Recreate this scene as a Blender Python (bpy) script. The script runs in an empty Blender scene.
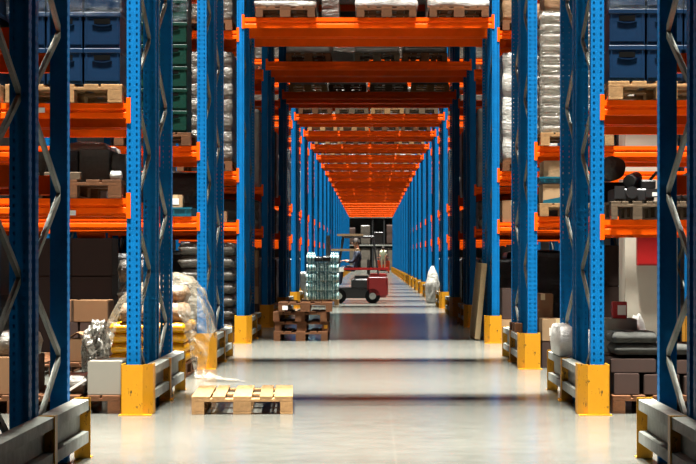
import bpy, bmesh, math, random
from mathutils import Vector, Matrix, noise
R = random.Random(7)
PI = math.pi
scene = bpy.context.scene
COL = scene.collection

# ------------------------------------------------------------------ view
FPX, VX, VY, CAMZ = 1755.0, 371.5, 256.7, 1.25          # focal length (px), vanishing point, eye height
def wx(px, d): return (px - VX) * d / FPX
def wz(py, d): return CAMZ + (VY - py) * d / FPX

# ------------------------------------------------------------------ materials
def lin(r, g, b):
    f = lambda c: (c/255/12.92) if c <= 10 else ((c/255+.055)/1.055)**2.4
    return (f(r), f(g), f(b), 1)
class NT:
    def __init__(s, name):
        s.m = bpy.data.materials.new(name); s.m.use_nodes = True
        s.t = s.m.node_tree; s.t.nodes.clear()
        s.out = s.n('ShaderNodeOutputMaterial')
    def n(s, typ, **kw):
        nd = s.t.nodes.new(typ)
        for k, v in kw.items(): setattr(nd, k, v)
        return nd
    def l(s, a, b): s.t.links.new(a, b)
    def math(s, op, a, b=None, c=None):
        nd = s.n('ShaderNodeMath', operation=op)
        for i, v in enumerate((a, b, c)):
            if v is None: continue
            if isinstance(v, (int, float)): nd.inputs[i].default_value = v
            else: s.l(v, nd.inputs[i])
        return nd.outputs[0]
    def noise(s, scale, detail=4, vec=None, rough=.6, stretch=None):
        tc = s.n('ShaderNodeTexCoord')
        src = tc.outputs['Object'] if vec is None else vec
        if stretch:
            mp = s.n('ShaderNodeMapping'); mp.inputs['Scale'].default_value = stretch
            s.l(src, mp.inputs['Vector']); src = mp.outputs[0]
        nz = s.n('ShaderNodeTexNoise'); nz.inputs['Scale'].default_value = scale
        nz.inputs['Detail'].default_value = detail; nz.inputs['Roughness'].default_value = rough
        s.l(src, nz.inputs['Vector']); return nz.outputs['Fac']
    def ramp(s, fac, stops):
        r = s.n('ShaderNodeValToRGB'); e = r.color_ramp.elements
        while len(e) < len(stops): e.new(.5)
        for k, (p, c) in enumerate(stops): e[k].position = p; e[k].color = c
        s.l(fac, r.inputs['Fac']); return r.outputs['Color']
    def bsdf(s, color, rough=.5, metal=0, spec=.5, bump=None, bstr=.3, bdist=.01, **kw):
        b = s.n('ShaderNodeBsdfPrincipled')
        for k, v in (('Base Color', color), ('Roughness', rough), ('Metallic', metal), ('Specular IOR Level', spec)):
            if hasattr(v, 'links') or hasattr(v, 'is_linked'): s.l(v, b.inputs[k])
            else: b.inputs[k].default_value = v
        for k, v in kw.items(): b.inputs[k.replace('_', ' ')].default_value = v
        if bump is not None:
            bp = s.n('ShaderNodeBump'); bp.inputs['Strength'].default_value = bstr; bp.inputs['Distance'].default_value = bdist
            s.l(bump, bp.inputs['Height']); s.l(bp.outputs[0], b.inputs['Normal'])
        return b
    def done(s, shader): s.l(shader.outputs[0], s.out.inputs['Surface']); return s.m
KG = .82
def scale_c(c, k): return (c[0]*k, c[1]*k, c[2]*k, 1)
def plain(name, c, rough=.5, metal=0, var=.12, nscale=6, bstr=.0, stretch=None, rvar=True, spec=.5):
    if name != 'orange_painted_steel': c = scale_c(c, KG)
    t = NT(name); f = t.noise(nscale, 5, stretch=stretch)
    col = t.ramp(f, [(.3, scale_c(c, 1-var)), (.7, scale_c(c, 1+var))])
    if rvar:
        oi = t.n('ShaderNodeObjectInfo'); hs = t.n('ShaderNodeHueSaturation')
        t.l(t.math('MULTIPLY_ADD', oi.outputs['Random'], .3, .85), hs.inputs['Value']); t.l(col, hs.inputs['Color']); col = hs.outputs[0]
    return t.done(t.bsdf(col, rough, metal, spec, f if bstr else None, bstr))

BLUE = (0, .124, .35, 1)
def steel_blue(holes, back=False):
    t = NT('blue_perforated_steel' if holes else 'blue_painted_steel')
    f = t.noise(9, 5); col = t.ramp(f, [(.3, scale_c(BLUE, .85)), (.75, scale_c(BLUE, 1.1))])
    b = t.bsdf(col, .5, .0, .12)
    if not holes: return t.done(b)
    tc = t.n('ShaderNodeTexCoord'); so = t.n('ShaderNodeSeparateXYZ'); t.l(tc.outputs['Object'], so.inputs[0])
    fy = t.math('GREATER_THAN', t.math('ABSOLUTE', so.outputs['Y']), .0435) if back else t.math('LESS_THAN', so.outputs['Y'], -.0435); sd = t.math('GREATER_THAN', t.math('ABSOLUTE', so.outputs['X']), .051)
    u = t.math('ADD', t.math('MULTIPLY', fy, so.outputs['X']), t.math('MULTIPLY', t.math('SUBTRACT', 1, fy), so.outputs['Y']))
    au = t.math('ABSOLUTE', t.math('SUBTRACT', t.math('ABSOLUTE', u), .028))
    mu = t.math('LESS_THAN', au, .0065)
    fr = t.math('FRACT', t.math('MULTIPLY', so.outputs['Z'], 20.0))
    mz = t.math('LESS_THAN', t.math('ABSOLUTE', t.math('SUBTRACT', fr, .5)), .22)
    mk = t.math('MULTIPLY', t.math('MULTIPLY', mu, mz), t.math('MAXIMUM', fy, sd))
    tr = t.n('ShaderNodeBsdfTransparent'); mx = t.n('ShaderNodeMixShader')
    t.l(mk, mx.inputs[0]); t.l(b.outputs[0], mx.inputs[1]); t.l(tr.outputs[0], mx.inputs[2])
    return t.done(mx)
def film(name, c, alpha, rough=.22, wr=14, bs=.8):
    c = scale_c(c, KG); t = NT(name); f = t.noise(wr, 6, rough=.65, stretch=(1, 1, 2.2)); f2 = t.noise(wr*.35, 3)
    h = t.math('ADD', f, f2)
    b = t.bsdf(t.ramp(f2, [(.3, scale_c(c, .8)), (.7, scale_c(c, 1.1))]), rough, 0, .6, h, bs, .03)
    if alpha >= 1: return t.done(b)
    tr = t.n('ShaderNodeBsdfTransparent'); mx = t.n('ShaderNodeMixShader')
    k = t.math('MULTIPLY_ADD', f, 1.2, alpha-.6)
    k.node.use_clamp = True
    t.l(k, mx.inputs[0]); t.l(tr.outputs[0], mx.inputs[1]); t.l(b.outputs[0], mx.inputs[2])
    return t.done(mx)
def wood(name, c, var=.3):
    c = scale_c(c, KG); t = NT(name); f = t.noise(7, 6, stretch=(5, .8, 5)); f2 = t.noise(1.3, 2)
    col = t.ramp(f, [(.25, scale_c(c, 1-var)), (.7, scale_c(c, 1+var*.6))])
    oi = t.n('ShaderNodeObjectInfo'); hs = t.n('ShaderNodeHueSaturation')
    t.l(t.math('MULTIPLY_ADD', oi.outputs['Random'], .4, .78), hs.inputs['Value']); t.l(col, hs.inputs['Color'])
    return t.done(t.bsdf(hs.outputs[0], .75, 0, .2, f, .15))
def yellow_paint():
    t = NT('worn_yellow_paint'); f = t.noise(9, 8, rough=.7); f2 = t.noise(30, 6, rough=.75, stretch=(1, 1, .3))
    y = lin(190, 130, 2)
    col = t.ramp(f, [(.3, scale_c(y, .9)), (.62, y), (.7, y)])
    k = t.math('MULTIPLY', t.math('GREATER_THAN', f2, .57), t.math('GREATER_THAN', f, .53))
    mx = t.n('ShaderNodeMixRGB'); t.l(k, mx.inputs[0]); t.l(col, mx.inputs[1]); mx.inputs[2].default_value = lin(70, 52, 18)
    return t.done(t.bsdf(mx.outputs[0], .45, 0, .4))
def concrete():
    t = NT('polished_concrete'); geo = t.n('ShaderNodeNewGeometry'); P = geo.outputs['Position']
    a = t.noise(.55, 8, vec=P, rough=.65, stretch=(.5, 1, 1)); b = t.noise(6, 6, vec=P, rough=.7, stretch=(.7, 1.0, 1)); c = t.noise(60, 3, vec=P)
    s = t.math('ADD', t.math('MULTIPLY', a, .55), t.math('MULTIPLY', b, .45))
    col = t.ramp(s, [(.34, lin(67, 67, 62)), (.5, lin(76, 76, 71)), (.66, lin(81, 81, 76))])
    sp = t.n('ShaderNodeSeparateXYZ'); t.l(P, sp.inputs[0])
    def joint(v, pitch, off):
        q = t.math('ABSOLUTE', t.math('SUBTRACT', t.math('FRACT', t.math('DIVIDE', t.math('ADD', v, off), pitch)), .5))
        return t.math('LESS_THAN', q, .006/pitch)
    jj = t.math('MAXIMUM', joint(sp.outputs['X'], 3.0, 100.35), joint(sp.outputs['Y'], 5.7, .9))
    mx = t.n('ShaderNodeMixRGB'); t.l(t.math('MULTIPLY', jj, .1), mx.inputs[0]); t.l(col, mx.inputs[1]); mx.inputs[2].default_value = lin(120, 116, 105)
    r = t.math('MULTIPLY_ADD', b, .14, .12)
    return t.done(t.bsdf(mx.outputs[0], r, 0, .5, t.math('ADD', b, t.math('MULTIPLY', c, .3)), .012, .01))
def galv(lo, hi, name):
    t = NT(name); f = t.noise(18, 4); f2 = t.noise(3, 5, rough=.7)
    col = t.ramp(t.math('ADD', t.math('MULTIPLY', f, .3), t.math('MULTIPLY', f2, .7)), [(.35, lin(*lo)), (.65, lin(*hi))])
    return t.done(t.bsdf(col, .65, .0, .25))
def bottles():
    t = NT('bottled_water_wrap'); tc = t.n('ShaderNodeTexCoord'); s = t.n('ShaderNodeSeparateXYZ'); t.l(tc.outputs['Object'], s.inputs[0])
    f = t.noise(22, 4); w = t.math('SINE', t.math('MULTIPLY', t.math('ADD', s.outputs['X'], s.outputs['Y']), 2*PI/.08))
    k = t.math('ADD', t.math('MULTIPLY', w, .22), f)
    col = t.ramp(k, [(.2, lin(40, 92, 98)), (.42, lin(112, 160, 162)), (.7, lin(205, 228, 224))])
    return t.done(t.bsdf(col, .2, 0, .6, k, .4, .02))

M = dict(
    post=steel_blue(True), rpost=steel_blue(True, True), blue=steel_blue(False), galv=galv((92, 94, 90), (130, 132, 126), 'galvanised_steel'), gbrace=galv((86, 88, 82), (116, 118, 110), 'dull_galvanised_steel'), grail=galv((112, 114, 108), (150, 152, 145), 'bright_galvanised_steel'), wbag=film('white_plastic', lin(232, 230, 224), 1, .4, 7, .8), yellow=yellow_paint(), floor=concrete(), bottles=bottles(),
    orange=plain('orange_painted_steel', (.88, .092, .001, 1), .5, 0, .08, 5, rvar=False, spec=.06),
    wood=wood('pale_pallet_wood', lin(158, 121, 80)), dwood=wood('dark_pallet_wood', lin(98, 62, 36)), gwood=wood('grey_old_wood', lin(96, 80, 62)),
    board=wood('beige_board', lin(186, 162, 122), .12), card=plain('brown_cardboard', lin(124, 88, 54), .8, 0, .1, 3, .02),
    dcard=plain('dark_brown_cardboard', lin(58, 36, 26), .8, 0, .15, 3), lcard=plain('tan_cardboard', lin(158, 128, 92), .8, 0, .07, 3),
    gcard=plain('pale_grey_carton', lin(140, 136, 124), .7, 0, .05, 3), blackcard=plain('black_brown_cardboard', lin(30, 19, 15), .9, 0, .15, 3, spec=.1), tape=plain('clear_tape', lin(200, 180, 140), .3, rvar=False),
    paper=plain('white_paper', lin(232, 230, 222), .6, 0, .04, rvar=False), bcrate=plain('blue_plastic', lin(1, 36, 66), .45, 0, .1, 4, spec=.2),
    gcrate=plain('green_plastic', lin(1, 46, 36), .45, 0, .12, 4, spec=.2), teal=plain('teal_plastic', lin(8, 92, 112), .35, 0, .1),
    gold=film('yellow_glossy_sack', lin(226, 160, 6), 1, .25, 7, .5), brownbag=film('brown_paper_sack', lin(140, 104, 66), 1, .6, 5, .6),
    sack=film('white_woven_sack', lin(176, 173, 168), 1, .35, 9, .7), wrap=film('white_stretch_wrap', lin(165, 163, 156), 1, .25, 8, .9),
    gwrap=film('grey_stretch_wrap', lin(92, 86, 78), 1, .28, 8, .9), clear=film('clear_film', lin(140, 132, 116), .36, .15, 9, 1.0), thin=film('thin_clear_film', lin(120, 128, 136), .14, .12, 7, 1.0), bale=film('crumpled_film', lin(84, 80, 72), .75, .3, 9, .6),
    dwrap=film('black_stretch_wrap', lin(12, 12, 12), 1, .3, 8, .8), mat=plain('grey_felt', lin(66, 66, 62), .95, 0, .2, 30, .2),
    black=plain('black_plastic', lin(24, 24, 25), .45, 0, .2), rubber=plain('black_rubber', lin(12, 12, 12), .9, 0, .2, spec=.05),
    dred=plain('dark_red_paint', lin(122, 14, 12), .45, 0, .08, rvar=False), red=plain('red_paint', lin(160, 14, 14), .4, 0, .08, rvar=False), forange=plain('orange_truck_paint', lin(232, 82, 24), .4, rvar=False),
    white=plain('white_plaster', lin(186, 178, 162), .7, 0, .05, 2, rvar=False), wall=plain('grey_wall', lin(120, 122, 120), .8, 0, .1, 1, rvar=False),
    ceil=plain('dark_ceiling', lin(70, 72, 74), .9, 0, .1, 1, rvar=False), dark=plain('dark_steel', lin(48, 50, 52), .5, .5, .1, rvar=False),
    skin=plain('skin', lin(196, 146, 116), .6, 0, .05, rvar=False), hivis=plain('pale_hi_vis_cloth', lin(216, 226, 190), .8, rvar=False),
    navy=plain('navy_cloth', lin(34, 40, 58), .9, rvar=False), hair=plain('dark_hair', lin(40, 30, 24), .8, rvar=False),
)
# ------------------------------------------------------------------ mesh helpers
def bx(bm, x0, x1, y0, y1, z0, z1, bev=0.0, seg=1):
    r = bmesh.ops.create_cube(bm, size=1)
    for v in r['verts']:
        v.co = Vector(((x0+x1)/2+v.co.x*(x1-x0), (y0+y1)/2+v.co.y*(y1-y0), (z0+z1)/2+v.co.z*(z1-z0)))
    if bev:
        es = list({e for v in r['verts'] for e in v.link_edges})
        bmesh.ops.bevel(bm, geom=es, offset=bev, segments=seg, affect='EDGES')
def bar(bm, p, q, w, t, up=(1, 0, 0)):                       # flat bar from p to q: w across, t along up
    p, q = Vector(p), Vector(q); d = q-p; L = d.length; d.normalize(); u = Vector(up).normalized(); s = d.cross(u).normalized(); u = s.cross(d)
    vs = [bm.verts.new(p+d*a*L+s*b*w/2+u*c*t/2) for a in (0, 1) for b in (-1, 1) for c in (-1, 1)]
    for f in ((0, 1, 3, 2), (4, 6, 7, 5), (0, 4, 5, 1), (2, 3, 7, 6), (0, 2, 6, 4), (1, 5, 7, 3)): bm.faces.new([vs[i] for i in f])
def tube(bm, p, q, r0, r1=None, n=12):
    p, q = Vector(p), Vector(q); r1 = r0 if r1 is None else r1
    d = q-p; rot = d.to_track_quat('Z', 'Y').to_matrix().to_4x4()
    bmesh.ops.create_cone(bm, cap_ends=True, segments=n, radius1=r0, radius2=r1, depth=d.length, matrix=Matrix.Translation((p+q)/2) @ rot)
def extrude_x(bm, prof, x0, x1):
    a = [bm.verts.new((x0, y, z)) for y, z in prof]; b = [bm.verts.new((x1, y, z)) for y, z in prof]; n = len(prof)
    bm.faces.new(a); bm.faces.new(b[::-1])
    for i in range(n): bm.faces.new((a[i], b[i], b[(i+1) % n], a[(i+1) % n]))
def extrude_z(bm, prof, z0, z1):
    a = [bm.verts.new((x, y, z0)) for x, y in prof]; b = [bm.verts.new((x, y, z1)) for x, y in prof]; n = len(prof)
    bm.faces.new(a[::-1]); bm.faces.new(b)
    for i in range(n): bm.faces.new((a[i], a[(i+1) % n], b[(i+1) % n], b[i]))
def mesh(name, fn, mats, smooth=False):
    bm = bmesh.new(); fn(bm); bmesh.ops.recalc_face_normals(bm, faces=bm.faces)
    me = bpy.data.meshes.new(name); bm.to_mesh(me); bm.free()
    for m in (mats if isinstance(mats, (list, tuple)) else [mats]): me.materials.append(M[m])
    if smooth:
        for p in me.polygons: p.use_smooth = True
    return me
def put(name, me, parent=None, loc=(0, 0, 0), rz=0.0, rot=None):
    o = bpy.data.objects.new(name, me); COL.objects.link(o); o.location = loc
    o.rotation_euler = rot if rot else (0, 0, rz)
    if parent: o.parent = parent
    return o
def tag(o, label, cat, group=None, kind=None):
    o['label'] = label; o['category'] = cat
    if group: o['group'] = group
    if kind: o['kind'] = kind
    return o
def thing(name, label, cat, loc=(0, 0, 0), rz=0.0, group=None):
    return tag(put(name, None, None, loc, rz), label, cat, group)
def copy_tree(o, parent=None):
    c = o.copy(); COL.objects.link(c)
    if parent: c.parent = parent
    for ch in [k for k in o.children]: copy_tree(ch, c)
    return c
_c = {}
def cached(key, make):
    if key not in _c: _c[key] = make()
    return _c[key]
def struct(name, fn, mat, label=None):
    o = put(name, mesh(name, fn, mat)); o['kind'] = 'structure'; o['label'] = label or name.replace('_', ' '); return o

# ------------------------------------------------------------------ the hall
ROW = [8.45, 14.0, 19.65, 25.45] + [25.45+5.73*k for k in range(1, 22)]
NR = len(ROW)
ORD = ('first second third fourth fifth sixth seventh eighth ninth tenth eleventh twelfth thirteenth fourteenth fifteenth sixteenth seventeenth '
       'eighteenth nineteenth twentieth twenty-first twenty-second twenty-third twenty-fourth twenty-fifth').split()
XL, XR = -1.9005, 1.8025                     # post centres either side of the tunnel
LIN, RIN = XL+.0525, XR-.0525
BAY = 2.697
ZT = 4.72                                    # top of the tunnel beams
ENDY = 172
struct('floor', lambda b: bx(b, -12, 12, -6, ENDY, -.2, 0), 'floor', 'pale polished concrete floor')
struct('ceiling', lambda b: bx(b, -12, 12, -6, ENDY, 19, 19.2), 'ceil', 'dark ceiling of the hall')
struct('wall_left', lambda b: bx(b, -12.2, -12, -6, ENDY, 0, 19), 'wall', 'grey side wall of the hall')
struct('wall_right', lambda b: bx(b, 12, 12.2, -6, ENDY, 0, 19), 'wall', 'grey side wall of the hall')
struct('wall_back', lambda b: bx(b, -12, 12, ENDY, ENDY+.2, 0, 19), 'wall', 'grey end wall of the hall')
struct('wall_front', lambda b: bx(b, -12, 12, -6.2, -6, 0, 19), 'wall', 'grey wall behind the viewer')
struct('column', lambda b: bx(b, 3.72, 4.49, 25.75, 26.42, 0, 18.98, .01), 'white', 'white plastered column inside the fourth rack')

# ------------------------------------------------------------------ rack pieces
def post_me(h, m):
    def fn(b):
        bx(b, -.0525, .0525, -.045, .045, 0, h)
    return mesh('post', fn, m)
HT = 9.6
def frame_struts(b):
    bx(b, -.018, .018, .091, 1.009, .10, .14)
def brace_list(zmax, flip):
    out = []; k = 0; z = .16
    while z < zmax:
        a, c = (1.02, .08) if not flip else (.08, 1.02)
        out.append(((0, a, z), (0, c, z+.475))); out.append(((0, c, z+.5), (0, a, z+.97)))
        z += .985
    return out
def far_frame(b, flip):
    for y in (.045, 1.055): bx(b, -.0525, .0525, y-.045, y+.045, 0, HT)
    n = len(b.faces)
    for p, q in brace_list(4.6, flip): bar(b, p, q, .038, .025)
    b.faces.ensure_lookup_table()
    for f in b.faces[n:]: f.material_index = 1
def frame(root, x, y, n, flip, zmax):
    if n >= 7:
        return put('upright_frame', cached(('ff', flip), lambda: mesh('upright_frame', lambda b: far_frame(b, flip), ['blue', 'gbrace'])), root, (x, y, 0))
    f = put('upright_frame', cached('struts', lambda: mesh('upright_frame', frame_struts, 'blue')), root, (x, y, 0))
    pm = cached('post', lambda: post_me(HT, 'post')); pr = cached('rpost', lambda: post_me(HT, 'rpost'))
    put('post', pm, f, (0, .045, 0)); put('post', pr, f, (0, 1.055, 0), PI)
    fp = cached('foot', lambda: mesh('foot_plate', lambda b: bx(b, -.0515, .0515, -.043, .043, .001, .009), 'blue'))
    put('foot_plate', fp, f, (0, .045, 0)); put('foot_plate', fp, f, (0, 1.055, 0))
    for p, q in brace_list(zmax, flip):
        key = ('br', flip, q[1] > p[1])
        me = cached(key, lambda: mesh('brace', lambda b: bar(b, (0, p[1], 0), (0, q[1], q[2]-p[2]), .038, .024), 'gbrace'))
        o = put('brace', me, f, (0, 0, p[2]))
        o.scale.z = 1.0
    return f
def beam_prof(h):
    return [(0, -h), (.05, -h), (.05, 0), (0, 0), (0, -h*.36), (.009, -h*.43), (.009, -h*.57), (0, -h*.64)]
def conn(b, s):                                      # hooked end plate, folded over the post face
    bx(b, min(0, s*.004), max(0, s*.004), -.012, .05, -.16, .045)
    bx(b, min(0, s*.036), max(0, s*.036), -.016, -.011, -.16, .045)
def beam(root, x0, x1, y, z, h, rear, n, label=None):
    L = round(x1-x0, 3)-.008; rz = PI if rear else 0
    def far(b):
        extrude_x(b, beam_prof(h), -L/2, L/2)
        for s in (-1, 1): bx(b, s*L/2-.002, s*L/2+.002, -.012, .05, -.16, .045)
        for s in (-1, 1): bx(b, min(s*L/2, s*(L/2+.036)), max(s*L/2, s*(L/2+.036)), -.016, -.011, -.16, .045)
    cx = (x0+x1)/2
    if n >= 4:
        return put('beam', cached(('fb', L, h), lambda: mesh('beam', far, 'orange')), root, (cx, y, z), rz)
    o = put('beam', cached(('nb', L, h), lambda: mesh('beam', lambda b: extrude_x(b, beam_prof(h), -L/2, L/2), 'orange')), root, (cx, y, z), rz)
    for s in (-1, 1):
        put('end_connector', cached(('cn', s), lambda: mesh('end_connector', lambda b: conn(b, s), 'orange')), o, (s*L/2, 0, 0))
    return o
LEVELS = {}                                          # (row, side) -> bay beam tops
def levels(n, side):
    if (n, side) == (1, 'R'): return [1.545, 2.50, 4.52]
    if (n, side) == (1, 'L'): return [1.715, 2.475, 4.52]
    return [1.70 if n == 2 else 1.745, 2.49, 4.53]
UP = 6.05
RACKTXT = {0: 'with shaded dark blue uprights, nearest the viewer', 1: 'with blue crates on its shelves', 2: 'with green crates and white sacks on its shelves',
           3: 'white loads over the aisle, board leaning on it', 4: 'in the unlit stretch, with a dull red beam',
           5: 'in the unlit stretch, with the darkest beam'}
racks = []
for n in range(NR):
    root = thing('pallet_rack', f'blue and orange pallet rack bridging the aisle, {ORD[n]} from the front' + (', ' + RACKTXT[n] if n in RACKTXT else ''), 'pallet rack', (0, ROW[n], 0),
                 group='pallet racks along the aisle')
    if n in RACKTXT: root['label'] = f'{ORD[n]} blue and orange pallet rack, ' + RACKTXT[n]
    racks.append(root); zmax = (3.4, 4.0, 4.4, 5.2, 4.6, 4.6, 4.6)[min(n, 6)]
    for yy, flip in ((0, False), (1.2, True)):
        for x in (XL, XR): frame(root, x, yy, n, flip, zmax)
        if n < 9:
            for x in (XL-.105-BAY, XR+.105+BAY): frame(root, x, yy, max(n, 7) if n > 3 else n, flip, 2.6)
    spots = [(.01, 0), (1.09, 1), (1.21, 0), (2.29, 1)]
    bays = [('L', LIN-.105-BAY, LIN-.105), ('R', RIN+.105, RIN+.105+BAY)]
    for k, (y, r) in enumerate(spots):
        beam(root, LIN, RIN, y, ZT, .15, r, n)
        for sd, x0, x1 in bays:
            if n >= 5 and k in (1, 2): continue
            for z in levels(n, sd):
                if n >= 9 and z > 3: continue
                beam(root, x0, x1, y, z, .118, r, n)
        if k in (0, 3):
            beam(root, LIN, RIN, y, UP, .12, r, 9)
            for sd, x0, x1 in bays: beam(root, x0, x1, y, UP, .12, r, 9)
    for sd, x0, x1 in bays:                              # second bay of the racks seen through the others
        if n in (3, 4, 5):
            q0, q1 = (x0-.105-BAY, x0-.105) if sd == 'L' else (x1+.105, x1+.105+BAY)
            for z in levels(n, sd)[:2]:
                beam(root, q0, q1, .01, z, .118, 0, 9)
# small white label plates on the nearest beams
lp = mesh('label_plate', lambda b: bx(b, -.03, .03, -.0015, 0, -.02, .02), 'paper')
for n, x, z in ((1, wx(72, 14), 1.60), (1, wx(41, 14), 2.42), (0, 2.0, 2.42)):
    put('label_plate', lp, racks[n], (x, .0085, z))
# unseen blocks of stock, added to stop lamp light crossing between aisles
for n in range(NR):
    def blockers(b):
        rr = random.Random(n)
        for lx0, lx1 in ((-4.6, -1.98), (-1.82, 1.72), (1.88, 4.5)):
            k = 3 if lx1-lx0 < 3 else 4; w = (lx1-lx0)/k
            for i in range(k):
                if n == 3 and lx0 > 1.8: continue
                for y0 in (.02, 1.2): bx(b, lx0+i*w+.01, lx0+(i+1)*w-.01, y0, y0+1.08, 0, 2.9+rr.random()*.5, .03)
    tag(put('upper_blocker', mesh('upper_blocker', blockers, 'gwrap'), None, (0, ROW[n], UP+.003)), f'unseen light-blocking stock added above the {ORD[n]} rack', 'light blocker', kind='stuff')

# ------------------------------------------------------------------ post guards and rails
def guard_pts(s): return [(-s*.07, .06), (-s*.07, -.20), (s*.10, -.20), (s*.165, -.06), (s*.165, .09)]
def guard(n, s, px_x):
    def shield(b):
        pts = guard_pts(s); t = .007
        for i in range(len(pts)-1):
            p, q = Vector(pts[i]), Vector(pts[i+1]); d = (q-p).normalized(); e = Vector((-d.y, d.x))*t*(1 if s > 0 else -1)
            quad = [p, q, q+e, p+e]
            extrude_z(b, [(v.x, v.y) for v in quad], 0.002, .40)
    def base(b):
        bx(b, min(-s*.09, s*.17), max(-s*.09, s*.17), -.215, -.16, 0, .008)
        for k in (-.03, .08): tube(b, (s*k, -.185, .008), (s*k, -.185, .022), .011, n=6)
    side = 'left' if s > 0 else 'right'
    look = {1: 'scuffed yellow post guard', 2: 'tall yellow post guard with dark scratches'}.get(n, 'yellow steel post guard')
    where = {(1, 1): 'at the foot of the blue post beside the lone floor pallet', (1, -1): 'by the brown cartons on a pallet',
             (2, 1): 'half hidden under the torn film', (2, -1): 'before the rail with wooden blocks on it',
             (3, 1): 'in front of the dark pallet stack', (3, -1): 'next to the leaning plank'}.get((n, s), f'on the {side} of the aisle at the {ORD[n]} rack')
    g = thing('post_guard', look + ' ' + where, 'post guard', (px_x, ROW[n]-.0, 0), group='yellow post guards')
    put('shield', cached(('gs', s), lambda: mesh('shield', shield, 'yellow')), g)
    put('base_plate', cached(('gb', s), lambda: mesh('base_plate', base, 'yellow')), g)
for n in range(1, NR):
    guard(n, 1, XL); guard(n, -1, XR)
# the guard of the outer frame seen through the racks
for s, x in ((1, XL-.105-BAY), (-1, XR+.105+BAY)):
    def outer(b):
        for q in (((-.09, -.2), (.09, -.2), (.09, -.193), (-.09, -.193)), ((-.09, -.2), (-.083, -.2), (-.083, .06), (-.09, .06)), ((.083, -.2), (.09, -.2), (.09, .06), (.083, .06))): extrude_z(b, q, .002, .40)
    g = thing('post_guard', 'yellow post guard at the outer ' + ('left' if s > 0 else 'right') + ' frame of the fourth rack', 'post guard', (x, ROW[3], 0), group='yellow post guards')
    put('shield', mesh('shield', outer, 'yellow'), g)
    put('base_plate', mesh('base_plate', lambda b: bx(b, -.12, .12, -.23, -.205, 0, .008), 'yellow'), g)

def rail_me(b, L, h0, h1):                              # folded channel, mouth towards +x-
    t = .006
    prof = [(0, h0), (.09, h0+.006), (.09, h1-.006), (0, h1)]
    a = [b.verts.new((x, 0, z)) for x, z in prof]; c = [b.verts.new((x, L, z)) for x, z in prof]
    b.faces.new(a); b.faces.new(c[::-1])
    for i in range(4): b.faces.new((a[i], c[i], c[(i+1) % 4], a[(i+1) % 4]))
def rail(n, s, x):
    side = 'left' if s > 0 else 'right'
    where = {(0, 1): 'nearest the viewer on the left, mostly cut by the frame', (0, -1): 'nearest the viewer on the right, mostly cut by the frame',
             (1, 1): 'behind the yellow guard beside the lone floor pallet', (1, -1): 'in front of the heap of white plastic',
             (2, 1): 'with torn film hanging over it', (2, -1): 'with small wooden blocks standing on it'}.get((n, s), f'on the {side} of the aisle at the {ORD[n]} rack')
    g = thing('guard_rail', 'galvanised double guard rail ' + where, 'guard rail', (x, ROW[n], 0), group='guard rails along the racks')
    if s < 0: g.rotation_euler.z = 0
    k = s
    y0, LR = (-1.0, 3.42) if n == 0 else (.13, 2.29)
    def rr(h0, h1): return lambda b: (rail_me(b, LR, h0, h1), [setattr(v.co, 'x', v.co.x*k) for v in b.verts])
    put('rail', cached(('r1', s, LR), lambda: mesh('rail', rr(.295, .37), 'grail')), g, (0, y0, 0))
    put('rail', cached(('r2', s, LR), lambda: mesh('rail', rr(.095, .175), 'grail')), g, (0, y0, 0))
    put('web_panel', cached(('wp', s, LR), lambda: mesh('web_panel', lambda b: bx(b, min(k*.03, k*.036), max(k*.03, k*.036), 0, LR, .17, .30), 'grail')), g, (0, y0, 0))
    def pst(b, end):
        bx(b, min(0, k*.092), max(0, k*.092), -.012, .012, .008, .372)
        bx(b, min(k*.092, k*.1), max(k*.092, k*.1), -.04, .04, .008, .372)
        bx(b, min(-k*.0, k*.12), max(-k*.0, k*.12), -.06, .06, 0, .008)
        for yy in (-.045, .045): tube(b, (k*.11, yy, .008), (k*.11, yy, .02), .009, n=6)
    pm = cached(('rp', s), lambda: mesh('rail_post', lambda b: pst(b, 0), 'yellow'))
    def pst2(b):
        bx(b, min(0, k*.1), max(0, k*.1), -.005, .005, .008, .378); bx(b, min(0, k*.03), max(0, k*.03), .005, .07, .008, .1); bx(b, min(0, k*.1), max(0, k*.1), .0, .09, 0, .008)
    put('rail_post', pm, g, (0, 1.25, 0))
    put('end_plate', cached(('ep', s), lambda: mesh('end_plate', pst2, 'yellow')), g, (0, 2.43, 0))
for n in range(NR):
    rail(n, 1, LIN+.006)
    if n != 3: rail(n, -1, RIN-.006)

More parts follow.
